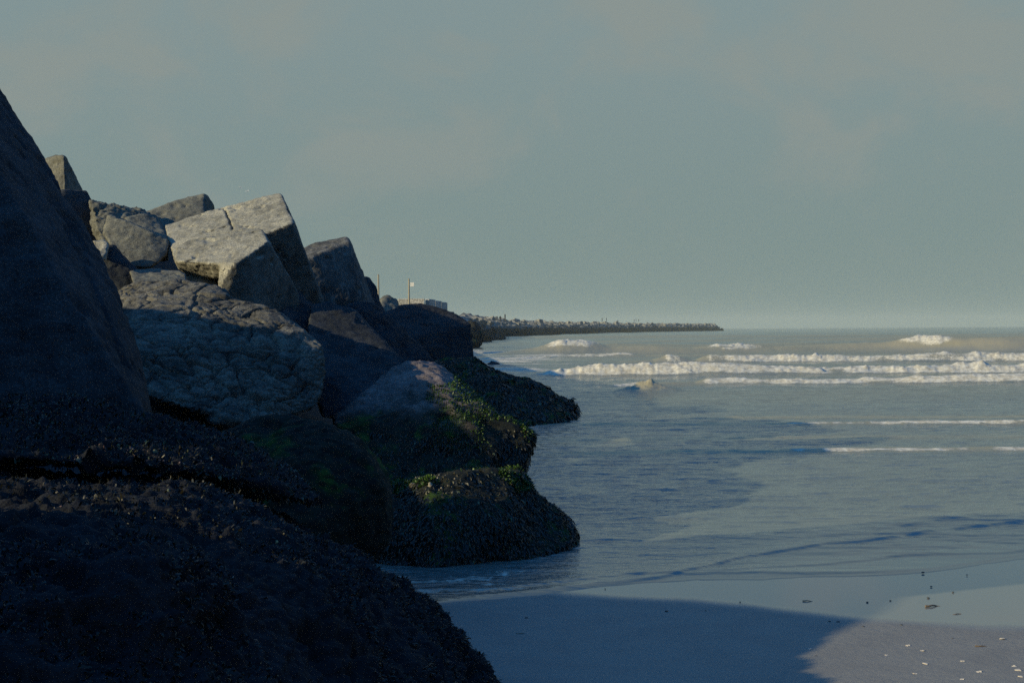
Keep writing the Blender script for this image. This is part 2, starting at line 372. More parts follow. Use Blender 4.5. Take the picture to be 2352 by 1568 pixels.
def build_sea():
    ys = [8.4]
    while ys[-1] < 3600:
        y = ys[-1]; ys.append(y + (max(.022, y*.0026) if y < 135 else y*.010 if y < 500 else y*.03))
    ys = np.array(ys)
    a = np.concatenate([np.linspace(-1.6, -.10, 40)[:-1], np.linspace(-.10, .40, 760), np.linspace(.40, 1.9, 60)[1:]])
    Y, A_ = np.meshgrid(ys, a, indexing='ij'); X = A_*Y
    h, foam, silt, rip = sea_height(X, Y)
    fe = front_edge(X)+.13*fbm(np.stack([X*.9, Y*.01, 0*X], -1).reshape(-1, 3), 5, 44).reshape(X.shape)
    nr, nc = X.shape; idx = np.arange(nr*nc).reshape(nr, nc)
    f = np.stack([idx[:-1, :-1], idx[:-1, 1:], idx[1:, 1:], idx[1:, :-1]], -1).reshape(-1, 4)
    keep = (Y > fe-.4)[1:, 1:].reshape(-1); f = f[keep]
    used = np.unique(f); remap = np.zeros(nr*nc, int); remap[used] = np.arange(len(used))
    me = mesh_np('sea_surface', np.stack([X, Y, h], -1).reshape(-1, 3)[used], remap[f],
                 attrs={'foam': foam.ravel()[used], 'silt': silt.ravel()[used], 'ripple': rip.ravel()[used]})
    link('water', me, M['sea'], kind='structure')
build_sea()

# ------------------------------------------------------------------ rocks
def hull_bm(pts, bev):
    bm = bmesh.new()
    for p in pts: bm.verts.new(p)
    r_ = bmesh.ops.convex_hull(bm, input=bm.verts)
    bmesh.ops.delete(bm, geom=[g for g in r_['geom_interior'] if isinstance(g, bmesh.types.BMVert)], context='VERTS')
    loose = [v for v in bm.verts if not v.link_faces]
    if loose: bmesh.ops.delete(bm, geom=loose, context='VERTS')
    bmesh.ops.dissolve_limit(bm, angle_limit=R(4), verts=bm.verts, edges=bm.edges)
    if bev > 0:
        bmesh.ops.bevel(bm, geom=list(bm.edges)+list(bm.verts), offset=bev, segments=2, profile=.6, affect='EDGES', clamp_overlap=True)
    bmesh.ops.triangulate(bm, faces=bm.faces)
    return bm
def rock(name, label, cat, hulls, mat, voxel, back=1.2, shrink=.12, bev=.03, amp=.02, big=.0, crack=None, split=None, seed=1, group=None, down=0.0, coarse=.35, extra=None, ext=None, freq=3.2, chips=.028, sides=None):
    """hulls: lists of (u, v, d) corners; each also gets a rear ring `back` metres behind it"""
    me0 = bpy.data.meshes.new('tmp'); bmall = bmesh.new()
    for hl in hulls:
        pts = [P(*q) for q in hl]
        cu = sum(q[0] for q in hl)/len(hl); cv = sum(q[1] for q in hl)/len(hl); dm = max(q[2] for q in hl)
        if ext: pts += [P(*q)+Vector(ext) for q in hl]
        for q in (hl if not ext else []):
            pts.append(P(q[0]+(cu-q[0])*shrink, q[1]+(cv-q[1])*shrink+down*F/dm*.0, dm+back))
        if extra: pts += [Vector(e) for e in extra]
        bm = hull_bm(pts, bev); tm = bpy.data.meshes.new('t'); bm.to_mesh(tm); bm.free(); bmall.from_mesh(tm); bpy.data.meshes.remove(tm)
    bmall.to_mesh(me0); bmall.free()
    o0 = bpy.data.objects.new('tmp', me0); C.objects.link(o0)
    md = o0.modifiers.new('r', 'REMESH'); md.mode = 'VOXEL'; md.voxel_size = voxel; md.use_smooth_shade = True
    dg = bpy.context.evaluated_depsgraph_get()
    me = bpy.data.meshes.new_from_object(o0.evaluated_get(dg)); me.name = name
    bpy.data.objects.remove(o0); bpy.data.meshes.remove(me0)
    v = getco(me); n = getno(me); off = seed*7.13
    d = amp*fbm(v*freq+off, 5, seed, .55) + big*fbm(v*.9+off, 2, seed+9)
    d += amp*coarse*fbm(v*22+off, 2, seed+5, .6)
    if crack:
        sc, dep = crack
        w = v + .16*np.stack([vnoise(v*2.4+k*9+off, seed+30+k) for k in range(3)], 1)
        c1 = cellcrack(w*np.array((.75, .9, 1.5))*sc+off, seed); c2 = cellcrack(w*np.array((.8, 1, 1.4))*sc*2.7+off, seed+3)
        m1 = np.clip(.95+vnoise(v*1.7+off, seed+78)*1.2, .1, 1)
        msk = np.clip(.5+vnoise(v*.9+off, seed+77)*1.2, .1, 1)
        d -= dep*np.exp(-(c1/.040)**2)*m1 + dep*.45*np.exp(-(c2/.07)**2)*np.clip(.25+vnoise(v*1.1+off, seed+77)*2.0, 0, 1)
        d += dep*.18*np.clip(c2, 0, .4)
    gg = vnoise(v*5.5+off, seed+60)*.6+vnoise(v*13+off, seed+61)*.4; d -= chips*np.clip(gg-.30, 0, .3)/.3
    if split:
        pl, wpx, dep = split
        q = v-np.array(CAM); zz = q@np.array(fwd); uu = 1176+F*(q@np.array(rt))/zz; vv = 784-F*(q@np.array(upv))/zz
        vv = vv+2*vnoise(v*9, seed)
        dist = np.full(len(v), 1e9)
        for (ax, ay), (bx, by) in zip(pl[:-1], pl[1:]):
            t_ = np.clip(((uu-ax)*(bx-ax)+(vv-ay)*(by-ay))/((bx-ax)**2+(by-ay)**2), 0, 1)
            dist = np.minimum(dist, np.hypot(uu-ax-t_*(bx-ax), vv-ay-t_*(by-ay)))
        d -= dep*np.exp(-(dist/wpx)**2)*(zz < zz.min()+1.6)
    v = v + n*d[:, None]
    cen = Vector(v.mean(0)); cen.z = v[:, 2].min()
    me.vertices.foreach_set('co', (v-np.array(cen)).astype(np.float32).ravel()); me.update()
    for p_ in (me.polygons,): p_.foreach_set('use_smooth', np.ones(len(me.polygons), bool))
    o = link(name, me, M[mat], label=label, category=cat, group=group); o.location = cen
    if sides:                       # sides turned from the sun take aggregate: coarser concrete, shade put into its colour
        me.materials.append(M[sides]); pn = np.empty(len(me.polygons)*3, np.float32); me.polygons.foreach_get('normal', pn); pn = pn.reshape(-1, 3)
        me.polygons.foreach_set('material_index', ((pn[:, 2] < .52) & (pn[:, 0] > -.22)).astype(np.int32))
    return o

def fronds(owner, n, zmax, length, width, colors, seed, name='seaweed', zmin=-.1, side=None, hang=.8, region=None, lift=.3, mat='weed'):
    """many little blades rooted on the rock's surface, hanging down: one part of the rock"""
    rng = np.random.default_rng(seed); me = owner.data
    v = getco(me); nn = getno(me); loc = np.array(owner.location)
    w = v+loc; k = (w[:, 2] < zmax + .25*vnoise(w*1.3, seed)) & (w[:, 2] > zmin)
    todir = np.array(CAM)-w; todir /= np.linalg.norm(todir, axis=1)[:, None]
    k &= ((nn*todir).sum(1) > -.35)
    if region is not None: k &= region(w)
    ids = np.flatnonzero(k)
    if len(ids) < 5: return
    ids = rng.choice(ids, n); r = v[ids]; q = nn[ids]
    jit = rng.normal(0, .35, (n, 3)); d = q*lift + jit*.5 + np.array((0, 0, -1))*hang; d /= np.linalg.norm(d, axis=1)[:, None]
    s = np.cross(d, q+rng.normal(0, .5, (n, 3))); s /= np.linalg.norm(s, axis=1)[:, None]
    L = length*rng.uniform(.4, 1.4, n)[:, None]; Wd = width*rng.uniform(.5, 1.4, n)[:, None]
    b0 = r-q*.005; mid = r+d*L*.5+q*L*.22; tip = r+d*L+q*L*.05*0 + rng.normal(0, .12, (n, 3))*L
    V = np.stack([b0-s*Wd*.35, b0+s*Wd*.35, mid+s*Wd*.5, mid-s*Wd*.5, tip+s*Wd*.15, tip-s*Wd*.15], 1).reshape(-1, 3)
    i = np.arange(n)[:, None]*6; Fc = np.concatenate([i+np.array([0, 1, 2, 3]), i+np.array([3, 2, 4, 5])])
    cols = np.array(colors)[rng.integers(0, len(colors), n)]*rng.uniform(.5, 1.3, n)[:, None]
    o = link(name, mesh_np(name, V, Fc, attrs={'tint': np.repeat(cols, 6, 0)}), M[mat], owner, kind='stuff')
    return o
def studs(owner, n, size, colors, seed, region, name='barnacles', clump=3.0, thr=.1, flat=.5):
    """tiny cone-shaped shells stuck to the rock: one part of it"""
    rng = np.random.default_rng(seed); me = owner.data
    v = getco(me); nn = getno(me); loc = np.array(owner.location); w = v+loc
    k = region(w) & (fbm(w*clump, 3, seed) > thr); ids = np.flatnonzero(k)
    if len(ids) < 5: return
    ids = rng.choice(ids, n); r = v[ids]+rng.normal(0, size*.5, (n, 3)); q = nn[ids]
    a = np.cross(q, rng.normal(0, 1, (n, 3))); a /= np.linalg.norm(a, axis=1)[:, None]; b_ = np.cross(q, a)
    s = size*(rng.pareto(3.0, n)*.5+.5).clip(.3, 3)[:, None]
    ring = []; m5 = 5
    for j in range(m5):
        th = 2*math.pi*j/m5; ring.append(r-q*s*.2+(a*math.cos(th)+b_*math.sin(th)*.7)*s)
    for j in range(m5):
        th = 2*math.pi*(j+.4)/m5; ring.append(r+q*s*flat+(a*math.cos(th)+b_*math.sin(th)*.7)*s*.55)
    top = r+q*s*flat*1.15
    V = np.stack(ring+[top], 1).reshape(-1, 3); i = np.arange(n)[:, None]*11; fs = []
    for j in range(m5):
        j2 = (j+1) % m5; fs += [i+np.array([j, j2, 5+j2]), i+np.array([j, 5+j2, 5+j]), i+np.array([5+j, 5+j2, 10])]
    cols = np.array(colors)[rng.integers(0, len(colors), n)]*rng.uniform(.35, 1.25, n)[:, None]
    return link(name, mesh_np(name, V, np.concatenate(fs), attrs={'tint': np.repeat(cols, 11, 0)}), M['barn'], owner, kind='stuff')

GB = 'blocks and rocks piled up as the breakwater'
# big leaning block on the left
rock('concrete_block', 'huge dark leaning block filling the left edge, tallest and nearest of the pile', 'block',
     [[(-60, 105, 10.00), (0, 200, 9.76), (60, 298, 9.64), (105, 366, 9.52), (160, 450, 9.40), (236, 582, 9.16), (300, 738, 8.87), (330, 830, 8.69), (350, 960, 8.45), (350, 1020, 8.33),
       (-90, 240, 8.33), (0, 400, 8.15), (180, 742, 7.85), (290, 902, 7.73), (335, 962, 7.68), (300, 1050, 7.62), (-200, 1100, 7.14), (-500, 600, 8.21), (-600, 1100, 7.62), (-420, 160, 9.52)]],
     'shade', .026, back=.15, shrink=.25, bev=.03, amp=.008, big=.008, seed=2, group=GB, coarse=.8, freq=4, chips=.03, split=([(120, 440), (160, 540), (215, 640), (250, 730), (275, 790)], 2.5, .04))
# foreground boulders
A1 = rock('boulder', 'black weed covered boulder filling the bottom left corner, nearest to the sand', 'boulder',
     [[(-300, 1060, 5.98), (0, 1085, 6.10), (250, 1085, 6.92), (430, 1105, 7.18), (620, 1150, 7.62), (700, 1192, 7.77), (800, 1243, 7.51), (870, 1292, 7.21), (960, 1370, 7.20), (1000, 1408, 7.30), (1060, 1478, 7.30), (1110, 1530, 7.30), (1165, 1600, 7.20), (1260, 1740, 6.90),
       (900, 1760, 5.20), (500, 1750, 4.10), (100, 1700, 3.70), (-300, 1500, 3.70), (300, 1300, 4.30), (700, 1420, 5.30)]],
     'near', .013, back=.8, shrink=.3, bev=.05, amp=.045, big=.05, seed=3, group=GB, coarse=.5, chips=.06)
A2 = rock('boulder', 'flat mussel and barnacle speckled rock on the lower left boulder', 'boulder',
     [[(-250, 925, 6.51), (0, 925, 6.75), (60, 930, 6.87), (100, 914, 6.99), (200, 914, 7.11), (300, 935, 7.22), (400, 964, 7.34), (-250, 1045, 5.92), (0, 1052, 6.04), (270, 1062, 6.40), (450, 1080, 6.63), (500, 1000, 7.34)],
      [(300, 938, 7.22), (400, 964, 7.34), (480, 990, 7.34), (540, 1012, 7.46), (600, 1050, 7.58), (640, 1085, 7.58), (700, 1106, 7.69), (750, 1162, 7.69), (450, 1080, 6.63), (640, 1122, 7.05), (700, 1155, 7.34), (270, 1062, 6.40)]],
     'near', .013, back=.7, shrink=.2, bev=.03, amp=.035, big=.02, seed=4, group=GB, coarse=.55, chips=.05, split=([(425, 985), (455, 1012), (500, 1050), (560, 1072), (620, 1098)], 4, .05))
rock('boulder', 'dark green tinged low rock between the speckled rock and the seaweed rocks', 'boulder',
     [[(480, 1000, 10.6), (560, 958, 10.6), (640, 940, 10.6), (720, 950, 10.4), (800, 990, 10.1), (860, 1045, 9.9), (905, 1110, 9.8), (900, 1240, 9.9), (860, 1290, 10.2), (600, 1290, 9.2), (450, 1150, 9.4)]],
     'weedy', .022, back=.8, shrink=.15, bev=.08, amp=.035, big=.05, seed=5, group=GB)
Rr = rock('boulder', 'lowest rock at the water, hung with seaweed and bright green on its sunlit top', 'boulder',
     [[(830, 1290, 12.2), (890, 1112, 13.2), (990, 1102, 12.6), (1100, 1080, 13.0), (1190, 1076, 13.3), (1215, 1100, 13.4), (1245, 1160, 13.4), (1255, 1290, 12.6), (1000, 1310, 11.9), (1000, 1180, 12.2), (1150, 1180, 12.4)],
      [(1180, 1100, 13.3), (1250, 1158, 13.3), (1292, 1182, 13.3), (1322, 1226, 13.3), (1318, 1262, 12.9), (1240, 1290, 12.4), (1150, 1200, 12.5), (1150, 1300, 12.2)]],
     'weedy', .020, back=1.2, shrink=.1, bev=.05, amp=.030, big=.03, seed=6, group=GB)
Q = rock('boulder', 'brownish rock with a sunlit rounded top and a green ridge running down to the water', 'boulder',
     [[(893, 872, 15.6), (905, 846, 15.8), (940, 829, 16.0), (1000, 826, 16.2), (1040, 856, 16.0), (1100, 901, 15.6), (1150, 946, 15.2), (880, 960, 14.7), (1050, 930, 14.7), (1150, 1040, 14.2), (760, 960, 14.8), (780, 1120, 13.9), (1100, 1120, 13.8)],
      [(1040, 930, 14.7), (1100, 916, 15.0), (1150, 946, 15.0), (1200, 975, 14.9), (1230, 992, 14.8), (1228, 1006, 14.7), (1200, 1042, 14.5), (1150, 1120, 14.2), (1205, 1090, 14.4), (1000, 1120, 13.9)]],
     'tidal', .024, back=1.0, shrink=.1, bev=.07, amp=.030, big=.03, seed=7, group=GB)
Mm = rock('boulder', 'low black seaweed rock stretching into the water behind the green ridged one', 'boulder',
     [[(980, 830, 33), (1087, 826, 33), (1130, 850, 32.5), (1150, 870, 31.5), (1200, 990, 28.6), (1000, 980, 29)],
      [(1120, 848, 32.5), (1168, 868, 32.3), (1222, 874, 32.3), (1250, 890, 32.2), (1272, 908, 32), (1290, 965, 30.2), (1200, 985, 28.9), (1060, 975, 29)],
      [(1240, 893, 32.3), (1275, 910, 32.3), (1318, 926, 32.2), (1324, 958, 31.6), (1285, 972, 29.8), (1200, 985, 28.9)]],
     'weedy', .05, back=1.6, shrink=.1, bev=.12, amp=.07, big=.05, seed=8, group=GB)
rock('concrete_block', 'large dark upright block with a rounded top, last near one before the far breakwater', 'block',
     [[(880, 722, 41), (920, 702, 41.5), (960, 698, 42), (1020, 711, 42), (1062, 732, 41.5), (1080, 745, 41), (1086, 790, 40.5), (1088, 850, 40), (880, 860, 38.5), (900, 780, 39)]],
     'black', .05, back=2.4, shrink=.12, bev=.06, amp=.035, big=.02, seed=9, group=GB)
NN = (-.20, -.46, .86); PN = P(500, 720, 15.4)
rock('boulder', 'cracked boulder with a sunlit upper edge below the pale blocks', 'boulder',
     [D(NN, PN, (268, 672), (285, 655), (320, 646), (400, 642), (460, 653), (500, 660), (538, 692), (545, 740), (300, 725))+[(560, 800, 14.35), (300, 800, 13.9), (300, 900, 13.4), (560, 975, 13.3)],
      D((-.05, -.50, .86), PN, (515, 690), (540, 690), (600, 700), (640, 714), (700, 757), (742, 792), (650, 790), (500, 740))+[(750, 860, 14.5), (735, 930, 14.1), (600, 980, 13.4), (480, 970, 13.3), (560, 800, 14.35), (640, 850, 14.1)]],
     'rough', .017, back=1.2, shrink=.12, bev=.06, amp=.022, big=.02, crack=(2.5, .085), split=([(268, 730), (400, 742), (480, 755), (560, 800), (640, 815)], 2.2, .08), seed=10, group=GB)
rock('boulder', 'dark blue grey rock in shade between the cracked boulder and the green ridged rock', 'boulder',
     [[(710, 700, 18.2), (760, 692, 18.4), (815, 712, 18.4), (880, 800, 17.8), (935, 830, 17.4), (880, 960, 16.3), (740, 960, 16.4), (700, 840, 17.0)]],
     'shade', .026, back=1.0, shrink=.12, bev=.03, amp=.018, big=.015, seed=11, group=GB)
rock('boulder', 'deep shaded rock wedged beneath the tall wet faced block', 'boulder',
     [[(780, 700, 21), (850, 690, 21), (900, 800, 20.5), (1000, 830, 20), (1010, 900, 19), (860, 900, 18.5), (800, 790, 19.5)]],
     'black', .03, back=1.0, shrink=.12, bev=.1, amp=.04, big=.04, seed=12, group=GB)
# pale pile on top
rock('concrete_block', 'small pale block on the skyline beside the huge leaning block, highest in the pile', 'block',
     [[(98, 366, 27.32), (128, 356, 26.81), (147, 357, 26.64), (152, 362, 26.81), (188, 432, 27.83), (196, 450, 28.00), (150, 452, 26.30), (100, 450, 26.98), (60, 400, 27.32)]],
     'grey', .022, back=1.0, shrink=.15, bev=.03, amp=.009, freq=5.5, coarse=.9, seed=13, group=GB)
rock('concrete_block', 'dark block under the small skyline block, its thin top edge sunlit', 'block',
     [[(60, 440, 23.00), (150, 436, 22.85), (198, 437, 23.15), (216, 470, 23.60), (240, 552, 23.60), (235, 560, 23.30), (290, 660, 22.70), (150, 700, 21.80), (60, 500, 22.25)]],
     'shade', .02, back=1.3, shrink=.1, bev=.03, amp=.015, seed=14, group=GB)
rock('boulder', 'lumpy sunlit rock at the back of the pile beside the rough sided block', 'boulder',
     [[(205, 460, 21.5), (250, 477, 21.8), (310, 485, 22), (345, 492, 22), (345, 560, 21), (240, 570, 20.6), (220, 520, 21)]],
     'grey', .03, back=1.2, shrink=.12, bev=.05, amp=.05, big=.03, crack=(1.6, .04), seed=15, group=GB)
rock('concrete_block', 'rough sided grey block at the back of the pile, its end face in shade', 'block',
     [[(325, 490, 22.3), (400, 462, 22.6), (440, 451, 22.8), (468, 446, 22.8), (474, 447, 22.9), (492, 470, 23.6), (497, 520, 23.4), (470, 545, 21.8), (380, 570, 21.6), (330, 570, 21.6)]],
     'grey', .03, back=1.3, shrink=.1, bev=.03, amp=.009, freq=5.5, coarse=.9, seed=16, group=GB)
rock('concrete_block', 'small lit block face between the five sided block and the great pale slab', 'block',
     [[(285, 501, 20.6), (330, 493, 20.8), (365, 500, 20.9), (367, 537, 20.6), (390, 556, 20.3), (388, 600, 20.0), (300, 600, 20.0)]],
     'grey', .028, back=.8, shrink=.12, bev=.03, amp=.02, seed=17, group=GB)
rock('concrete_block', 'five sided grey block facing the camera left of the great pale slab', 'block',
     [[(248, 491, 19.6), (285, 503, 19.5), (345, 530, 19.4), (388, 552, 19.4), (384, 585, 19.2), (350, 616, 18.9), (302, 614, 18.9), (236, 536, 19.3), (270, 590, 19.0)]],
     'grey', .024, back=1.1, shrink=.08, bev=.03, amp=.009, freq=5.5, coarse=.9, big=.01, seed=18, group=GB)
NT = (-.24, -.42, .875); PT = P(541, 604, 18.0)
rock('concrete_block', 'great pale sunlit slab of a block with a split across its face', 'block',
     [D(NT, PT-Vector(NT)*.03, (377, 518), (384, 514), (500, 477), (638, 442), (646, 443), (662, 478), (675, 505), (674, 511), (608, 538), (570, 548), (470, 560), (398, 592), (386, 560))],
     'concrete', .020, ext=(.42, .60, -1.35), bev=.03, amp=.007, freq=5.5, coarse=.8, split=([(515, 480), (521, 490), (523, 497), (528, 503), (528, 511), (533, 517), (534, 527)], 1.5, .08), sides='shaded_aggregate', seed=19, group=GB)
rock('concrete_block', 'pale topped block in front of the great slab, its pitted front half in shade', 'block',
     [D(NT, PT+Vector(NT)*.14, (400, 600), (404, 566), (430, 552), (590, 525), (603, 527), (617, 553), (543, 604), (506, 606))+[(500, 640, 18.15), (420, 640, 18.8)],
      D(NT, PT+Vector(NT)*.14, (590, 524), (603, 527), (617, 553), (543, 604), (506, 606))+[(500, 660, 17.6), (520, 690, 17.6), (600, 720, 17.9), (686, 672, 18.7), (690, 735, 18.8), (636, 590, 18.6)]],
     'concrete', .020, back=.9, shrink=.2, bev=.025, amp=.007, freq=5.5, coarse=.9, sides='shaded_aggregate', seed=20, group=GB)
NI = (-.10, -.36, .93); PI_ = P(703, 594, 21.6)
rock('concrete_block', 'tall block with a bright top edge and a pale streaked wet face on its right', 'block',
     [D(NI, PI_, (690, 578), (698, 569), (724, 557), (742, 553), (797, 544), (805, 554), (703, 594))+[(838, 640, 23.3), (868, 715, 23.4), (886, 800, 23.0), (872, 812, 22.2), (820, 690, 21.9), (720, 720, 21.5)]],
     'slope', .024, back=1.3, shrink=.12, bev=.03, amp=.009, freq=5, coarse=.7, seed=21, group=GB)
rock('boulder', 'narrow dark rock peeping out behind the tall wet faced block', 'boulder',
     [[(835, 635, 26.5), (850, 640, 26.5), (866, 672, 26.5), (888, 735, 26.5), (890, 780, 26), (840, 760, 26)]],
     'shade', .035, back=1.2, shrink=.1, bev=.05, amp=.03, seed=22, group=GB)
rock('boulder', 'small flat slab with a lit corner lying on the cracked boulder', 'boulder',
     [[(295, 622, 17.6), (340, 616, 17.8), (415, 622, 17.6), (428, 632, 17.5), (430, 650, 17.2), (400, 665, 16.9), (310, 665, 16.9)]],
     'grey', .018, back=.6, shrink=.12, bev=.03, amp=.015, seed=23, group=GB)
rock('boulder', 'pale pointed shard beside the edge of the huge leaning block', 'boulder',
     [[(212, 552, 17.60), (240, 549, 17.60), (250, 562, 17.50), (244, 600, 17.30), (215, 590, 17.30)]],
     'concrete', .016, back=.4, shrink=.2, bev=.02, amp=.012, seed=24, group=GB)
rock('boulder', 'shadowed rock below the five sided block beside the pale shard', 'boulder',
     [[(240, 560, 18.10), (262, 560, 18.10), (300, 610, 18.10), (330, 640, 17.90), (320, 690, 17.60), (260, 690, 17.60), (230, 620, 17.70)]],
     'shade', .022, back=.7, shrink=.12, bev=.04, amp=.02, seed=25, group=GB)
rock('boulder', 'dim rock wedged under the great pale slab above the cracked boulder', 'boulder',
     [[(425, 640, 18.4), (460, 622, 18.6), (480, 625, 18.6), (510, 660, 18.4), (530, 700, 18.0), (430, 690, 17.6)]],
     'grey', .022, back=.8, shrink=.12, bev=.04, amp=.02, seed=26, group=GB)
rock('boulder', 'dark jagged rock under the great pale slab and the tall block', 'boulder',
     [[(600, 690, 18.6), (690, 665, 19.2), (725, 700, 19.2), (740, 790, 18.4), (680, 790, 17.6), (620, 740, 17.6)]],
     'shade', .026, back=.8, shrink=.12, bev=.05, amp=.03, seed=27, group=GB)
rock('boulder', 'small black rock awash just off the breakwater', 'boulder',
     [[(1122, 836, 78), (1132, 830, 78), (1146, 833, 78), (1150, 842, 77), (1118, 842, 77)]], 'black', .09, back=1.2, shrink=.1, bev=.15, amp=.08, seed=28, group=GB)
rock('boulder', 'pointed grey rock on the crest below the bare pole', 'boulder',
     [[(872, 690, 58), (882, 679, 58.5), (893, 678, 58.5), (914, 692, 59.5), (916, 712, 58), (872, 725, 57)]], 'grey', .08, back=2, shrink=.1, bev=.08, amp=.05, seed=29, group=GB)
rock('boulder', 'green weed covered rock at the water just right of the large dark upright block', 'boulder',
     [[(1060, 742, 150), (1092, 738, 150), (1110, 770, 150), (1104, 792, 148), (1060, 800, 146)]], 'weedy', .25, back=4, shrink=.1, bev=.3, amp=.3, seed=30, group=GB)
# unseen blocks added beside the frame to shade the sand and near rocks
def shade_block(label, corners, seed, mat='grey'):
    me0 = [Vector(c) for c in corners]
    bm = hull_bm(me0, .05); me = bpy.data.meshes.new('concrete_block'); bm.to_mesh(me); bm.free()
    return link('concrete_block', me, M[mat], label=label, category='block', group='added shade blocks beside the frame')
def box_corners(c, s, rz, tilt=0):
    mt = Matrix.Translation(c) @ Matrix.Rotation(rz, 4, 'Z') @ Matrix.Rotation(tilt, 4, 'Y')
    return [mt @ Vector((x*s[0]/2, y*s[1]/2, z*s[2]/2)) for x in (-1, 1) for y in (-1, 1) for z in (-1, 1)]
shade_block('added unseen block beside the camera that shades the bottom left boulder', box_corners((-3.15, 3.05, 1.6), (1.7, 2.4, 2.3), R(28), .0), 41)
shade_block('added unseen block that shades the huge leaning block from the left', box_corners((-5.8, 7.6, 2.5), (1.8, 2.8, 3.0), .0, .0), 42)
shade_block('added unseen slanting block that shapes the shadow edge on the sand', [(x, y, z) for x in (-6.6, -5.0) for y, z in ((3.8, 2.34), (4.5, 2.56), (5.7, 3.0), (6.2, 3.12), (3.8, 1.0), (6.2, 1.0))], 43)

# rubble under the blocks
def build_core():
    path = [(-3, -14), (-3, -2), (-2.3, 4), (-1.9, 8), (-1.3, 12), (-1.0, 16), (-1.1, 22), (-1.2, 30), (-1.6, 40), (-2.6, 55), (-3.9, 75), (-6, 110), (-8, 150), (-7.5, 190)]
    py = np.array([p[1] for p in path]); px = np.array([p[0] for p in path])
    ys = np.concatenate([np.linspace(-14, 40, 220), np.geomspace(40.5, 190, 160)]); ts = np.linspace(0, 1, 60)
    Y, T = np.meshgrid(ys, ts, indexing='ij'); W_ = 12+Y*0
    X = np.interp(Y, py, px)-T*W_
    cr = np.interp(Y, [-14, 1, 2.4, 3.2, 3.5, 4.6, 5.5, 7.4, 8.3, 9.7, 10.6, 12.2, 13.4, 14.6, 18, 22, 27, 38, 55, 75, 190], [2.2, 2.2, 2.6, 3.1, 3.25, 3.72, 3.85, 3.7, 3.2, 3.2, 3.7, 3.9, 3.5, 3.2, 3.0, 3.6, 4.1, 4.5, 4.2, 3.7, 3.4])  # unseen crest heights shaped to place the shadows on rocks and sand
    dd_ = T*W_; Z = np.where(dd_ < 4.2, -.4+dd_*.52, 1.784+(cr-1.784)*np.clip((dd_-4.2)/1.6, 0, 1)) + .05*fbm(np.stack([X, Y, 0*X], -1).reshape(-1, 3)*1.1, 3, 51).reshape(X.shape)
    nr, nc = X.shape; idx = np.arange(nr*nc).reshape(nr, nc)
    f = np.stack([idx[:-1, :-1], idx[:-1, 1:], idx[1:, 1:], idx[1:, :-1]], -1).reshape(-1, 4)[:, ::-1]
    link('terrain', mesh_np('rubble_slope', np.stack([X, Y, Z], -1).reshape(-1, 3), f), M['black'], kind='structure')
build_core()

# seaweed and shells on the near rocks
BR = [(.010, .012, .009), (.015, .015, .009), (.007, .009, .008), (.024, .021, .011), (.012, .016, .010)]
YL = [(.16, .14, .04), (.07, .085, .04), (.22, .19, .10), (.06, .07, .03)]
GR = [(.035, .085, .010), (.022, .050, .008), (.06, .12, .015)]
fronds(Rr, 34000, 1.15, .060, .015, BR*5+YL[1:2], 1)
fronds(Rr, 6000, 1.2, .025, .010, GR, 2, name='green_algae', zmin=.5, region=lambda w: fbm(w*2.2, 2, 7) > .1, lift=.8, hang=.2)
studs(Rr, 260, .011, [(.22, .19, .13), (.32, .29, .22), (.14, .12, .06)], 3, lambda w: (w[:, 2] > .55), clump=2.0, thr=.0)
fronds(Q, 18000, .95, .060, .015, BR*5+YL[1:2], 4)
fronds(Q, 5000, 1.5, .025, .010, GR, 5, name='green_algae', zmin=.8, region=lambda w: (w[:, 0] > -.9) & (fbm(w*2, 2, 8) > -.1), lift=.8, hang=.2)
fronds(Mm, 16000, 1.6, .16, .05, BR*5+YL[1:2], 6)
fronds(A1, 36000, 1.7, .018, .007, BR, 7, lift=.6, hang=.4, region=lambda w: fbm(w*2.4, 3, 18) > .05)
PK = [(.20, .13, .115), (.14, .085, .08), (.28, .25, .20), (.12, .09, .09), (.16, .17, .10), (.10, .13, .10)]
studs(A2, 6000, .0065, PK, 8, lambda w: (w[:, 2] > 1.0), clump=2.2, thr=.22)
studs(A1, 700, .0055, PK, 9, lambda w: (w[:, 2] > .9) & (w[:, 1] > 5.0), clump=3.0, thr=.25)
studs(A1, 90, .012, [(.42, .38, .26), (.34, .30, .16), (.5, .46, .36)], 10, lambda w: (w[:, 2] > 1.1) & (w[:, 1] > 5.6), clump=2.2, thr=.2, name='limpets')
fronds(A2, 16000, 1.9, .018, .007, BR+[(.03, .045, .02)], 11, lift=.8, hang=.3, zmin=.9)

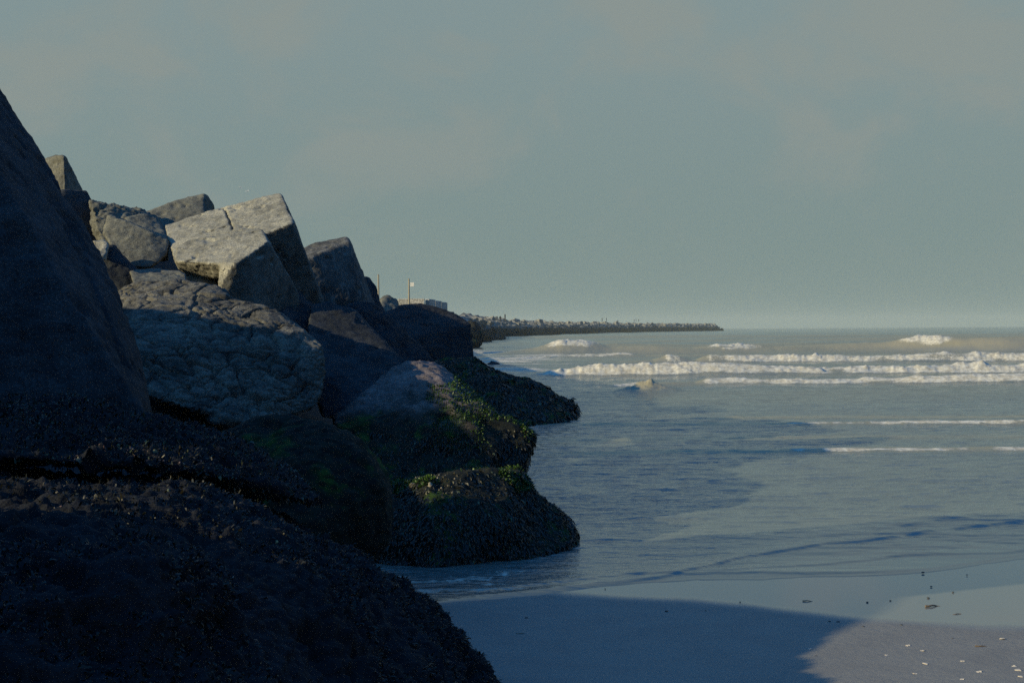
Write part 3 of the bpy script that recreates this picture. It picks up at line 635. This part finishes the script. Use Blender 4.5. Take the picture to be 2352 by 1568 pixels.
# ------------------------------------------------------------------ far breakwater
fp = [(-10, 150), (-7.5, 190), (-4.6, 225), (3.2, 380), (20.5, 520), (59, 705), (100, 820), (134, 905)]
fy = np.array([p[1] for p in fp], float); fx = np.array([p[0] for p in fp], float)
seg = np.concatenate([[0], np.cumsum(np.hypot(np.diff(fx), np.diff(fy)))])
def along(s):
    x = np.interp(s, seg, fx); y = np.interp(s, seg, fy); e = 4.0
    dx = np.interp(s+e, seg, fx)-np.interp(s-e, seg, fx); dy = np.interp(s+e, seg, fy)-np.interp(s-e, seg, fy)
    l = math.hypot(dx, dy) or 1; return x, y, dx/l, dy/l
TOT = seg[-1]
bw = link('breakwater', None, label='long low breakwater of dark rubble reaching out to sea on the horizon', category='breakwater')
def build_far():
    V = []; prof = [(0, -.8), (2.0, 1.2), (5.0, 3.1), (7.0, 3.7), (14, 3.7), (22, -.8)]
    ss = np.concatenate([np.linspace(0, TOT, 420)])
    for s in ss:
        x, y, dx, dy = along(s); k = min(1, max(.15, (TOT-s)/10+.15))
        for (o_, z) in prof: V.append((x-dy*o_, y+dx*o_, z*k if z > 0 else z))
    V = np.array(V); n = len(ss); m_ = len(prof); V += .18*np.stack([vnoise(V*.6+k*5, 80+k) for k in range(3)], 1)
    idx = np.arange(n*m_).reshape(n, m_); f = np.stack([idx[:-1, :-1], idx[1:, :-1], idx[1:, 1:], idx[:-1, 1:]], -1).reshape(-1, 4)[:, ::-1]
    link('rubble_core', mesh_np('rubble_core', V, f), M['farcore'], bw)
    # parapet walkway along the crest
    V = []; pr = [(6.6, 3.5), (6.6, 4.4), (7.1, 4.4), (7.1, 3.95), (11, 3.95), (11, 3.5)]
    ss = np.linspace(5, TOT-7, 120)
    for s in ss:
        x, y, dx, dy = along(s)
        for (o_, z) in pr: V.append((x-dy*o_, y+dx*o_, z))
    n = len(ss); m_ = len(pr); idx = np.arange(n*m_).reshape(n, m_); nx = np.roll(idx, -1, 1)
    f = np.stack([idx[:-1], idx[1:], nx[1:], nx[:-1]], -1).reshape(-1, 4)[:, ::-1]
    link('parapet', mesh_np('parapet', V, f, smooth=False), M['shade'], bw)
build_far()
random.seed(5)
protos = []
for k in range(7):
    bm = bmesh.new()
    for i_ in range(16 if k < 4 else 8):
        if k < 4:
            a_, b_ = random.uniform(0, 6.28), random.uniform(-1, 1); r_ = math.sqrt(1-b_*b_)
            bm.verts.new((r_*math.cos(a_)*.62, r_*math.sin(a_)*.55, b_*.46))
        else:
            bm.verts.new(((1 if i_ & 1 else -1)*.46+random.uniform(-.05, .05), (1 if i_ & 2 else -1)*.42+random.uniform(-.05, .05), (1 if i_ & 4 else -1)*.40+random.uniform(-.04, .04)))
    r_ = bmesh.ops.convex_hull(bm, input=bm.verts)
    loose = [v for v in bm.verts if not v.link_faces]
    if loose: bmesh.ops.delete(bm, geom=loose, context='VERTS')
    bmesh.ops.dissolve_limit(bm, angle_limit=R(8), verts=bm.verts, edges=bm.edges)
    bmesh.ops.bevel(bm, geom=list(bm.edges), offset=.04, segments=1, affect='EDGES', clamp_overlap=True)
    me = bpy.data.meshes.new('armour_block'); bm.to_mesh(me); bm.free(); me.materials.append(M['far']); protos.append(me)
spots = []
s = 2.0
while s < TOT+1:
    x, y, dx, dy = along(min(s, TOT))
    for row, (o_, z) in enumerate(((.6, .2), (2.2, 1.4), (3.9, 2.6), (5.6, 3.5))):
        if random.random() < .12: continue
        sz = random.uniform(1.7, 2.8) if row < 3 else random.uniform(1.3, 2.6)
        o2 = o_+random.uniform(-.7, .7); s2 = random.uniform(-1, 1)
        spots.append((x-dy*o2+dx*s2, y+dx*o2+dy*s2, z+random.uniform(-.3, .3)+(.25 if random.random() < .2 else 0), sz, row))
    s += 2.3
spots.sort(key=lambda q: (q[1] - (60 if q[4] == 3 else 0)))
vis = [q for q in spots if q[0]/q[1] > -.036]
inv = [q for q in spots if q[0]/q[1] <= -.036]
bmr = bmesh.new()
for i_, q in enumerate(vis):
    me = random.choice(protos); mt = Matrix.Translation(q[:3]) @ Matrix.Rotation(random.uniform(0, 6.28), 4, 'Z') @ Matrix.Rotation(random.uniform(-.6, .6), 4, 'X') @ Matrix.Rotation(random.uniform(-.5, .5), 4, 'Y') @ Matrix.Scale(q[3]*.95, 4)
    if i_ < 290:
        o = bpy.data.objects.new('armour_block', me); C.objects.link(o); o.matrix_world = mt
        o['label'] = 'weathered block on the seaward slope of the far breakwater'; o['category'] = 'block'; o['group'] = 'armour blocks along the far breakwater'
    else:
        tm = me.copy(); tm.transform(mt); bmr.from_mesh(tm); bpy.data.meshes.remove(tm)
me = bpy.data.meshes.new('armour_rubble'); bmr.to_mesh(me); bmr.free()
link('armour_rubble', me, M['far'], label='mass of small blocks along the outermost part of the far breakwater', category='rubble', kind='stuff')

def boxmesh(name, parts, mat, parent=None, bev=.0, **props):
    bm = bmesh.new()
    for (c, s_, rz) in parts:
        r_ = bmesh.ops.create_cube(bm, size=1); bmesh.ops.transform(bm, matrix=Matrix.Translation(c) @ Matrix.Rotation(rz, 4, 'Z') @ Matrix.Diagonal((*s_, 1)), verts=r_['verts'])
    if bev: bmesh.ops.bevel(bm, geom=list(bm.edges), offset=bev, segments=1, affect='EDGES')
    me = bpy.data.meshes.new(name); bm.to_mesh(me); bm.free()
    return link(name, me, mat, parent, **props)
M['pole'] = plain('weathered_pole', (.30, .27, .20)); M['sign'] = plain('white_board', (.75, .72, .66))
M['cloth'] = plain('dark_clothing', (.03, .035, .045)); M['gull'] = plain('gull_feathers', (.5, .5, .5))
# parapet wall on the crest
def between(a, b_, z0, z1, th):
    d = b_-a; c = (a+b_)/2; return ((c.x, c.y, (z0+z1)/2), (d.length, th, z1-z0), math.atan2(d.y, d.x))
a_, b_, c_ = P(914, 686, 112), P(975, 687, 112), P(1018, 694, 122)
top = a_.z
wl = link('parapet_wall', None, label='pale low wall on the crest behind the large dark upright block', category='wall')
a2, b2, c2 = Vector((a_.x, a_.y, 0)), Vector((b_.x, b_.y, 0)), Vector((c_.x, c_.y, 0))
boxmesh('front_panel', [between(a2, b2, 2.9, top, .35)], M['white'], wl, .02)
dd = (c2-b2)
boxmesh('end_panel', [between(b2+dd*(k/3+.012)+Vector((.2, .15, 0)), b2+dd*((k+1)/3-.012)+Vector((.2, .15, 0)), 2.9, top-.03-k*.05, .35) for k in range(3)], M['white'], wl, .03)
boxmesh('plinth', [between(b2+Vector((-1.5, .8, 0)), c2+Vector((.35, .9, 0)), 2.4, 3.5, 1.2)], M['grey'], wl, .05)
def pole(u, v, d, label, sign):
    tp = P(u, v, d); h = tp.z-2.3
    root = link('pole', None, label=label, category='pole'); root.location = (tp.x, tp.y, 2.3)
    bm = bmesh.new(); bmesh.ops.create_cone(bm, segments=10, radius1=.075, radius2=.05, depth=h, cap_ends=True, matrix=Matrix.Translation((0, 0, h/2)))
    me = bpy.data.meshes.new('shaft'); bm.to_mesh(me); bm.free(); link('shaft', me, M['pole'], root)
    boxmesh('foot_plate', [((0, 0, .9), (.3, .3, .35), 0)], M['grey'], root, .02)
    if sign: boxmesh('sign_board', [((.22, -.04, h-.38), (.24, .03, .26), 0)], M['sign'], root, .004)
pole(869, 630, 92, 'bare thin pole, left of the two on the skyline', False)
pole(939, 640, 92, 'thin pole with a small white board near its top', True)

# ------------------------------------------------------------------ people on the breakwater
def person(u, v_feet, d, h, rz, stance, label):
    base = P(u, v_feet, d); k = h/1.75
    bm = bmesh.new()
    if stance == 'sit':
        V_ = [(0, 0, .45), (0, .03, .75), (0, .02, 1.05), (0, 0, 1.12), (0, -.02, 1.28), (.1, -.25, .5), (.1, -.45, .1), (-.1, -.25, .5), (-.1, -.45, .1), (.2, 0, 1.0), (.26, -.1, .72), (-.2, 0, 1.0), (-.26, -.1, .72)]
    else:
        a = .16 if stance == 'walk' else .02
        V_ = [(0, 0, .92), (0, 0, 1.2), (0, .01, 1.42), (0, 0, 1.5), (0, -.02, 1.66), (.1, -a, .5), (.11, -a*1.3, .04), (-.1, a*.8, .5), (-.11, a*1.8, .04), (.2, 0, 1.38), (.27, -a*.8, .95), (-.2, 0, 1.38), (-.27, a*.8, .95)]
    E_ = [(0, 1), (1, 2), (2, 3), (3, 4), (0, 5), (5, 6), (0, 7), (7, 8), (2, 9), (9, 10), (2, 11), (11, 12)]
    me = bpy.data.meshes.new('p'); me.from_pydata([tuple(c*k for c in q) for q in V_], E_, [])
    o = bpy.data.objects.new('p', me); C.objects.link(o)
    md = o.modifiers.new('s', 'SKIN'); rad = [.16, .17, .18, .07, .12, .09, .06, .09, .06, .08, .045, .08, .045]
    bpy.context.view_layer.objects.active = o
    if not me.skin_vertices: me.attributes  # layer is made by the modifier
    if not me.skin_vertices:
        bm2 = bmesh.new(); bm2.from_mesh(me); bm2.verts.layers.skin.verify(); bm2.to_mesh(me); bm2.free()
    for i_, r_ in enumerate(rad): me.skin_vertices[0].data[i_].radius = (r_*k, r_*k*.8)
    me.skin_vertices[0].data[0].use_root = True
    o.modifiers.new('u', 'SUBSURF').levels = 1
    me2 = bpy.data.meshes.new_from_object(o.evaluated_get(bpy.context.evaluated_depsgraph_get())); me2.name = 'person'
    bpy.data.objects.remove(o)
    q = link('person', me2, M['cloth'], label=label, category='person', group='people out on the far breakwater')
    q.location = base; q.rotation_euler.z = rz
    return q
person(1149, 741, 300, 1.55, .4, 'stand', 'leftmost person on the breakwater, standing on the blocks in dark clothes')
person(1160, 738, 300, 1.7, 1.2, 'stand', 'second person from the left on the breakwater, standing higher than the first')
person(1383, 738.5, 610, 1.75, 1.0, 'stand', 'left one of the pair standing close together in the middle of the breakwater')
person(1393, 738.5, 612, 1.75, 2.2, 'walk', 'right one of the pair standing close together in the middle of the breakwater')
person(1419, 741, 640, 1.7, .2, 'sit', 'person sitting alone on the breakwater between the pair and the group of three')
person(1456.5, 740, 690, 1.45, .2, 'stand', 'short person at the left of the group of three on the breakwater')
person(1461, 739.5, 690, 1.8, 1.5, 'stand', 'tallest person in the middle of the group of three on the breakwater')
person(1467, 740, 692, 1.65, 2.5, 'walk', 'person at the right of the group of three on the breakwater')

# ------------------------------------------------------------------ gulls
def gull(u, v, d, rz, bank, label):
    root = link('gull', None, label=label, category='bird', group='gulls over the pile'); root.location = P(u, v, d); root.rotation_euler = (bank, 0, rz)
    bm = bmesh.new(); bmesh.ops.create_icosphere(bm, subdivisions=2, radius=1, matrix=Matrix.Diagonal((.26, .075, .07, 1)))
    for q in bm.verts:
        if q.co.x < -.05: q.co.y *= max(.35, 1+q.co.x*2.4); q.co.z *= max(.3, 1+q.co.x*2.6)
        if q.co.x > .2: q.co.y *= .6; q.co.z *= .7
    me = bpy.data.meshes.new('body'); bm.to_mesh(me); bm.free(); link('body', me, M['gull'], root)
    for s_ in (-1, 1):
        pts = [(.10, 0, .02), (-.07, 0, .02), (.14, .28, .12), (-.04, .28, .11), (.06, .6, .06), (-.03, .58, .055), (-.04, .72, .02)]
        pts = [(x, y*s_, z) for x, y, z in pts]; V_ = pts+[(x, y, z-.015) for x, y, z in pts]
        fs = [(0, 1, 3, 2), (2, 3, 5, 4), (4, 5, 6)]; fs += [tuple(i_+7 for i_ in reversed(f)) for f in fs]
        ring = [0, 2, 4, 6, 5, 3, 1]; fs += [(ring[i_], ring[(i_+1) % 7], ring[(i_+1) % 7]+7, ring[i_]+7) for i_ in range(7)]
        me = bpy.data.meshes.new('wing'); me.from_pydata(V_, [], fs); me.update(); link('wing', me, M['gull'], root)
gull(552, 431, 260, .5, .25, 'tiny pale gull flying above the great slab, upper left of the two')
gull(569, 439, 250, 2.6, -.35, 'tiny pale gull flying above the great slab, lower right of the two')

# ------------------------------------------------------------------ shells, stones and scraps on the sand
M['shell'] = plain('shell_white', (.55, .48, .38)); M['peb'] = plain('dark_pebble', (.06, .06, .06)); M['stick'] = plain('driftwood', (.16, .12, .08))
def shell_mesh(k):
    rng = np.random.default_rng(k); V_ = [(0, -.5, .0)]; n = 9
    for r_ in (.35, .7, 1.0):
        for j in range(n):
            th = math.pi*(.08+.84*j/(n-1)); V_.append((math.cos(th)*.5*r_*(1+.06*rng.normal()), -.5+math.sin(th)*r_*.95, (.20*math.sin(r_*math.pi*.75)+.02*(j % 2))))
    fs = [(0, 1+j, 2+j) for j in range(n-1)]
    for q in range(2):
        for j in range(n-1): a = 1+q*n+j; fs.append((a, a+n, a+n+1, a+1))
    m_ = len(V_); V2 = V_+[(x, y, z-.07) for x, y, z in V_]; f2 = fs+[tuple(i_+m_ for i_ in reversed(f)) for f in fs]
    edge = [0]+[1+j*n for j in range(3)]+[1+2*n+j for j in range(1, n)]+[1+j*n+n-1 for j in (1, 0)]
    f2 += [(edge[i_], edge[i_-1], edge[i_-1]+m_, edge[i_]+m_) for i_ in range(len(edge))]
    me = bpy.data.meshes.new('shell'); me.from_pydata(V2, [], f2); me.update(); return me
def pebble_mesh(k):
    bm = bmesh.new(); bmesh.ops.create_icosphere(bm, subdivisions=2, radius=.5)
    for q in bm.verts:
        n_ = math.sin(q.co.x*7+k)*math.cos(q.co.y*6+k*2); q.co *= 1+.10*n_; q.co.z *= .5
    me = bpy.data.meshes.new('pebble'); bm.to_mesh(me); bm.free(); me.polygons.foreach_set('use_smooth', np.ones(len(me.polygons), bool)); return me
def stick_mesh():
    bm = bmesh.new(); r_ = bmesh.ops.create_cone(bm, segments=7, radius1=.06, radius2=.03, depth=1, cap_ends=True, matrix=Matrix.Rotation(math.pi/2, 4, 'Y'))
    bmesh.ops.subdivide_edges(bm, edges=[e for e in bm.edges if abs(e.verts[0].co.x-e.verts[1].co.x) > .5], cuts=4)
    for q in bm.verts: q.co.y += .06*math.sin(q.co.x*5); q.co.z += .03*math.cos(q.co.x*7)
    me = bpy.data.meshes.new('stick'); bm.to_mesh(me); bm.free(); return me
sh = [shell_mesh(1), shell_mesh(2)]; pb = [pebble_mesh(1), pebble_mesh(2)]; stk = stick_mesh()
def litter(u, v, kind, size, i_):
    g = G(u, v, .05); z = float(sand_z(np.array([g.x]), np.array([g.y]))[0]); g = G(u, v, z)
    me, mat = {'shell': (sh[i_ % 2], 'shell'), 'pebble': (pb[i_ % 2], 'peb'), 'stick': (stk, 'stick')}[kind]
    if not me.materials: me.materials.append(M[mat])
    o = bpy.data.objects.new(kind, me); C.objects.link(o); o.location = (g.x, g.y, z+size*(.04 if kind != 'pebble' else .16)); o.scale = (size,)*3
    o.rotation_euler = (random.uniform(-.15, .15), random.uniform(-.15, .15), random.uniform(0, 6.28) if kind != 'stick' else random.uniform(-.3, .3))
    o['label'] = {'shell': 'small pale broken shell lying on the sand', 'pebble': 'small dark pebble lying on the wet sand', 'stick': 'short thin stick lying on the wet sand'}[kind]
    o['category'] = kind; o['group'] = {'shell': 'shells scattered over the sand', 'pebble': 'pebbles dotted over the wet sand', 'stick': 'bits of stick on the wet sand'}[kind]
L = [(2120, 1495, .032), (2125, 1525, .038), (2101, 1548, .03), (2338, 1540, .04), (2345, 1555, .035), (2085, 1483, .03), (2210, 1519, .03), (2248, 1544, .035), (2209, 1561, .03), (2036, 1505, .025),
     (1861, 1491, .03), (2303, 1468, .04), (2330, 1531, .03), (1418, 1475, .02)]
for i_, (u, v, s_) in enumerate(L): litter(u, v, 'shell', s_, i_)
L = [(2120, 1315, .045), (2139, 1347, .03), (2189, 1360, .03), (2132, 1373, .035), (1992, 1383, .03), (2070, 1435, .03), (1905, 1427, .03), (1925, 1428, .035), (1983, 1439, .03), (1531, 1404, .04), (1209, 1419, .035),
     (1874, 1507, .03), (2221, 1320, .025), (2045, 1379, .025), (1700, 1382, .02), (2188, 1466, .025), (1390, 1352, .02), (1621, 1402, .02)]
for i_, (u, v, s_) in enumerate(L): litter(u, v, 'pebble', s_*.62, i_)
for i_, (u, v, s_) in enumerate([(2143, 1392, .16), (1855, 1380, .09), (2258, 1485, .12), (2198, 1410, .08), (1200, 1456, .1)]): litter(u, v, 'stick', s_*.8, i_)

ordinal = 'first second third fourth fifth sixth seventh eighth ninth tenth eleventh twelfth thirteenth fourteenth fifteenth sixteenth seventeenth eighteenth nineteenth twentieth'.split()
for kind, txt in (('shell', 'pale broken shell on the sand, %s shell counted from the left edge'), ('pebble', 'small dark pebble on the wet sand, %s pebble counted from the left edge'), ('stick', 'short thin stick on the wet sand, %s stick counted from the left edge')):
    obs = [o for o in C.objects if o.get('category') == kind]
    obs.sort(key=lambda o: o.location.x/o.location.y)
    for o, w_ in zip(obs, ordinal): o['label'] = txt % w_

# ------------------------------------------------------------------ air
bm = bmesh.new(); bmesh.ops.create_cube(bm, size=1, matrix=Matrix.Translation((300, 1900, 12)) @ Matrix.Diagonal((14000, 4400, 36, 1)))
me = bpy.data.meshes.new('haze'); bm.to_mesh(me); bm.free()
m = bpy.data.materials.new('sea_haze'); m.use_nodes = True; t = m.node_tree; t.nodes.clear()
pv = N(t, 'ShaderNodeVolumePrincipled'); pv.inputs['Color'].default_value = (.78, .86, .80, 1); pv.inputs['Density'].default_value = .00023; pv.inputs['Anisotropy'].default_value = 0.0
ou = N(t, 'ShaderNodeOutputMaterial'); t.links.new(pv.outputs[0], ou.inputs['Volume'])
link('haze', me, m, kind='stuff')
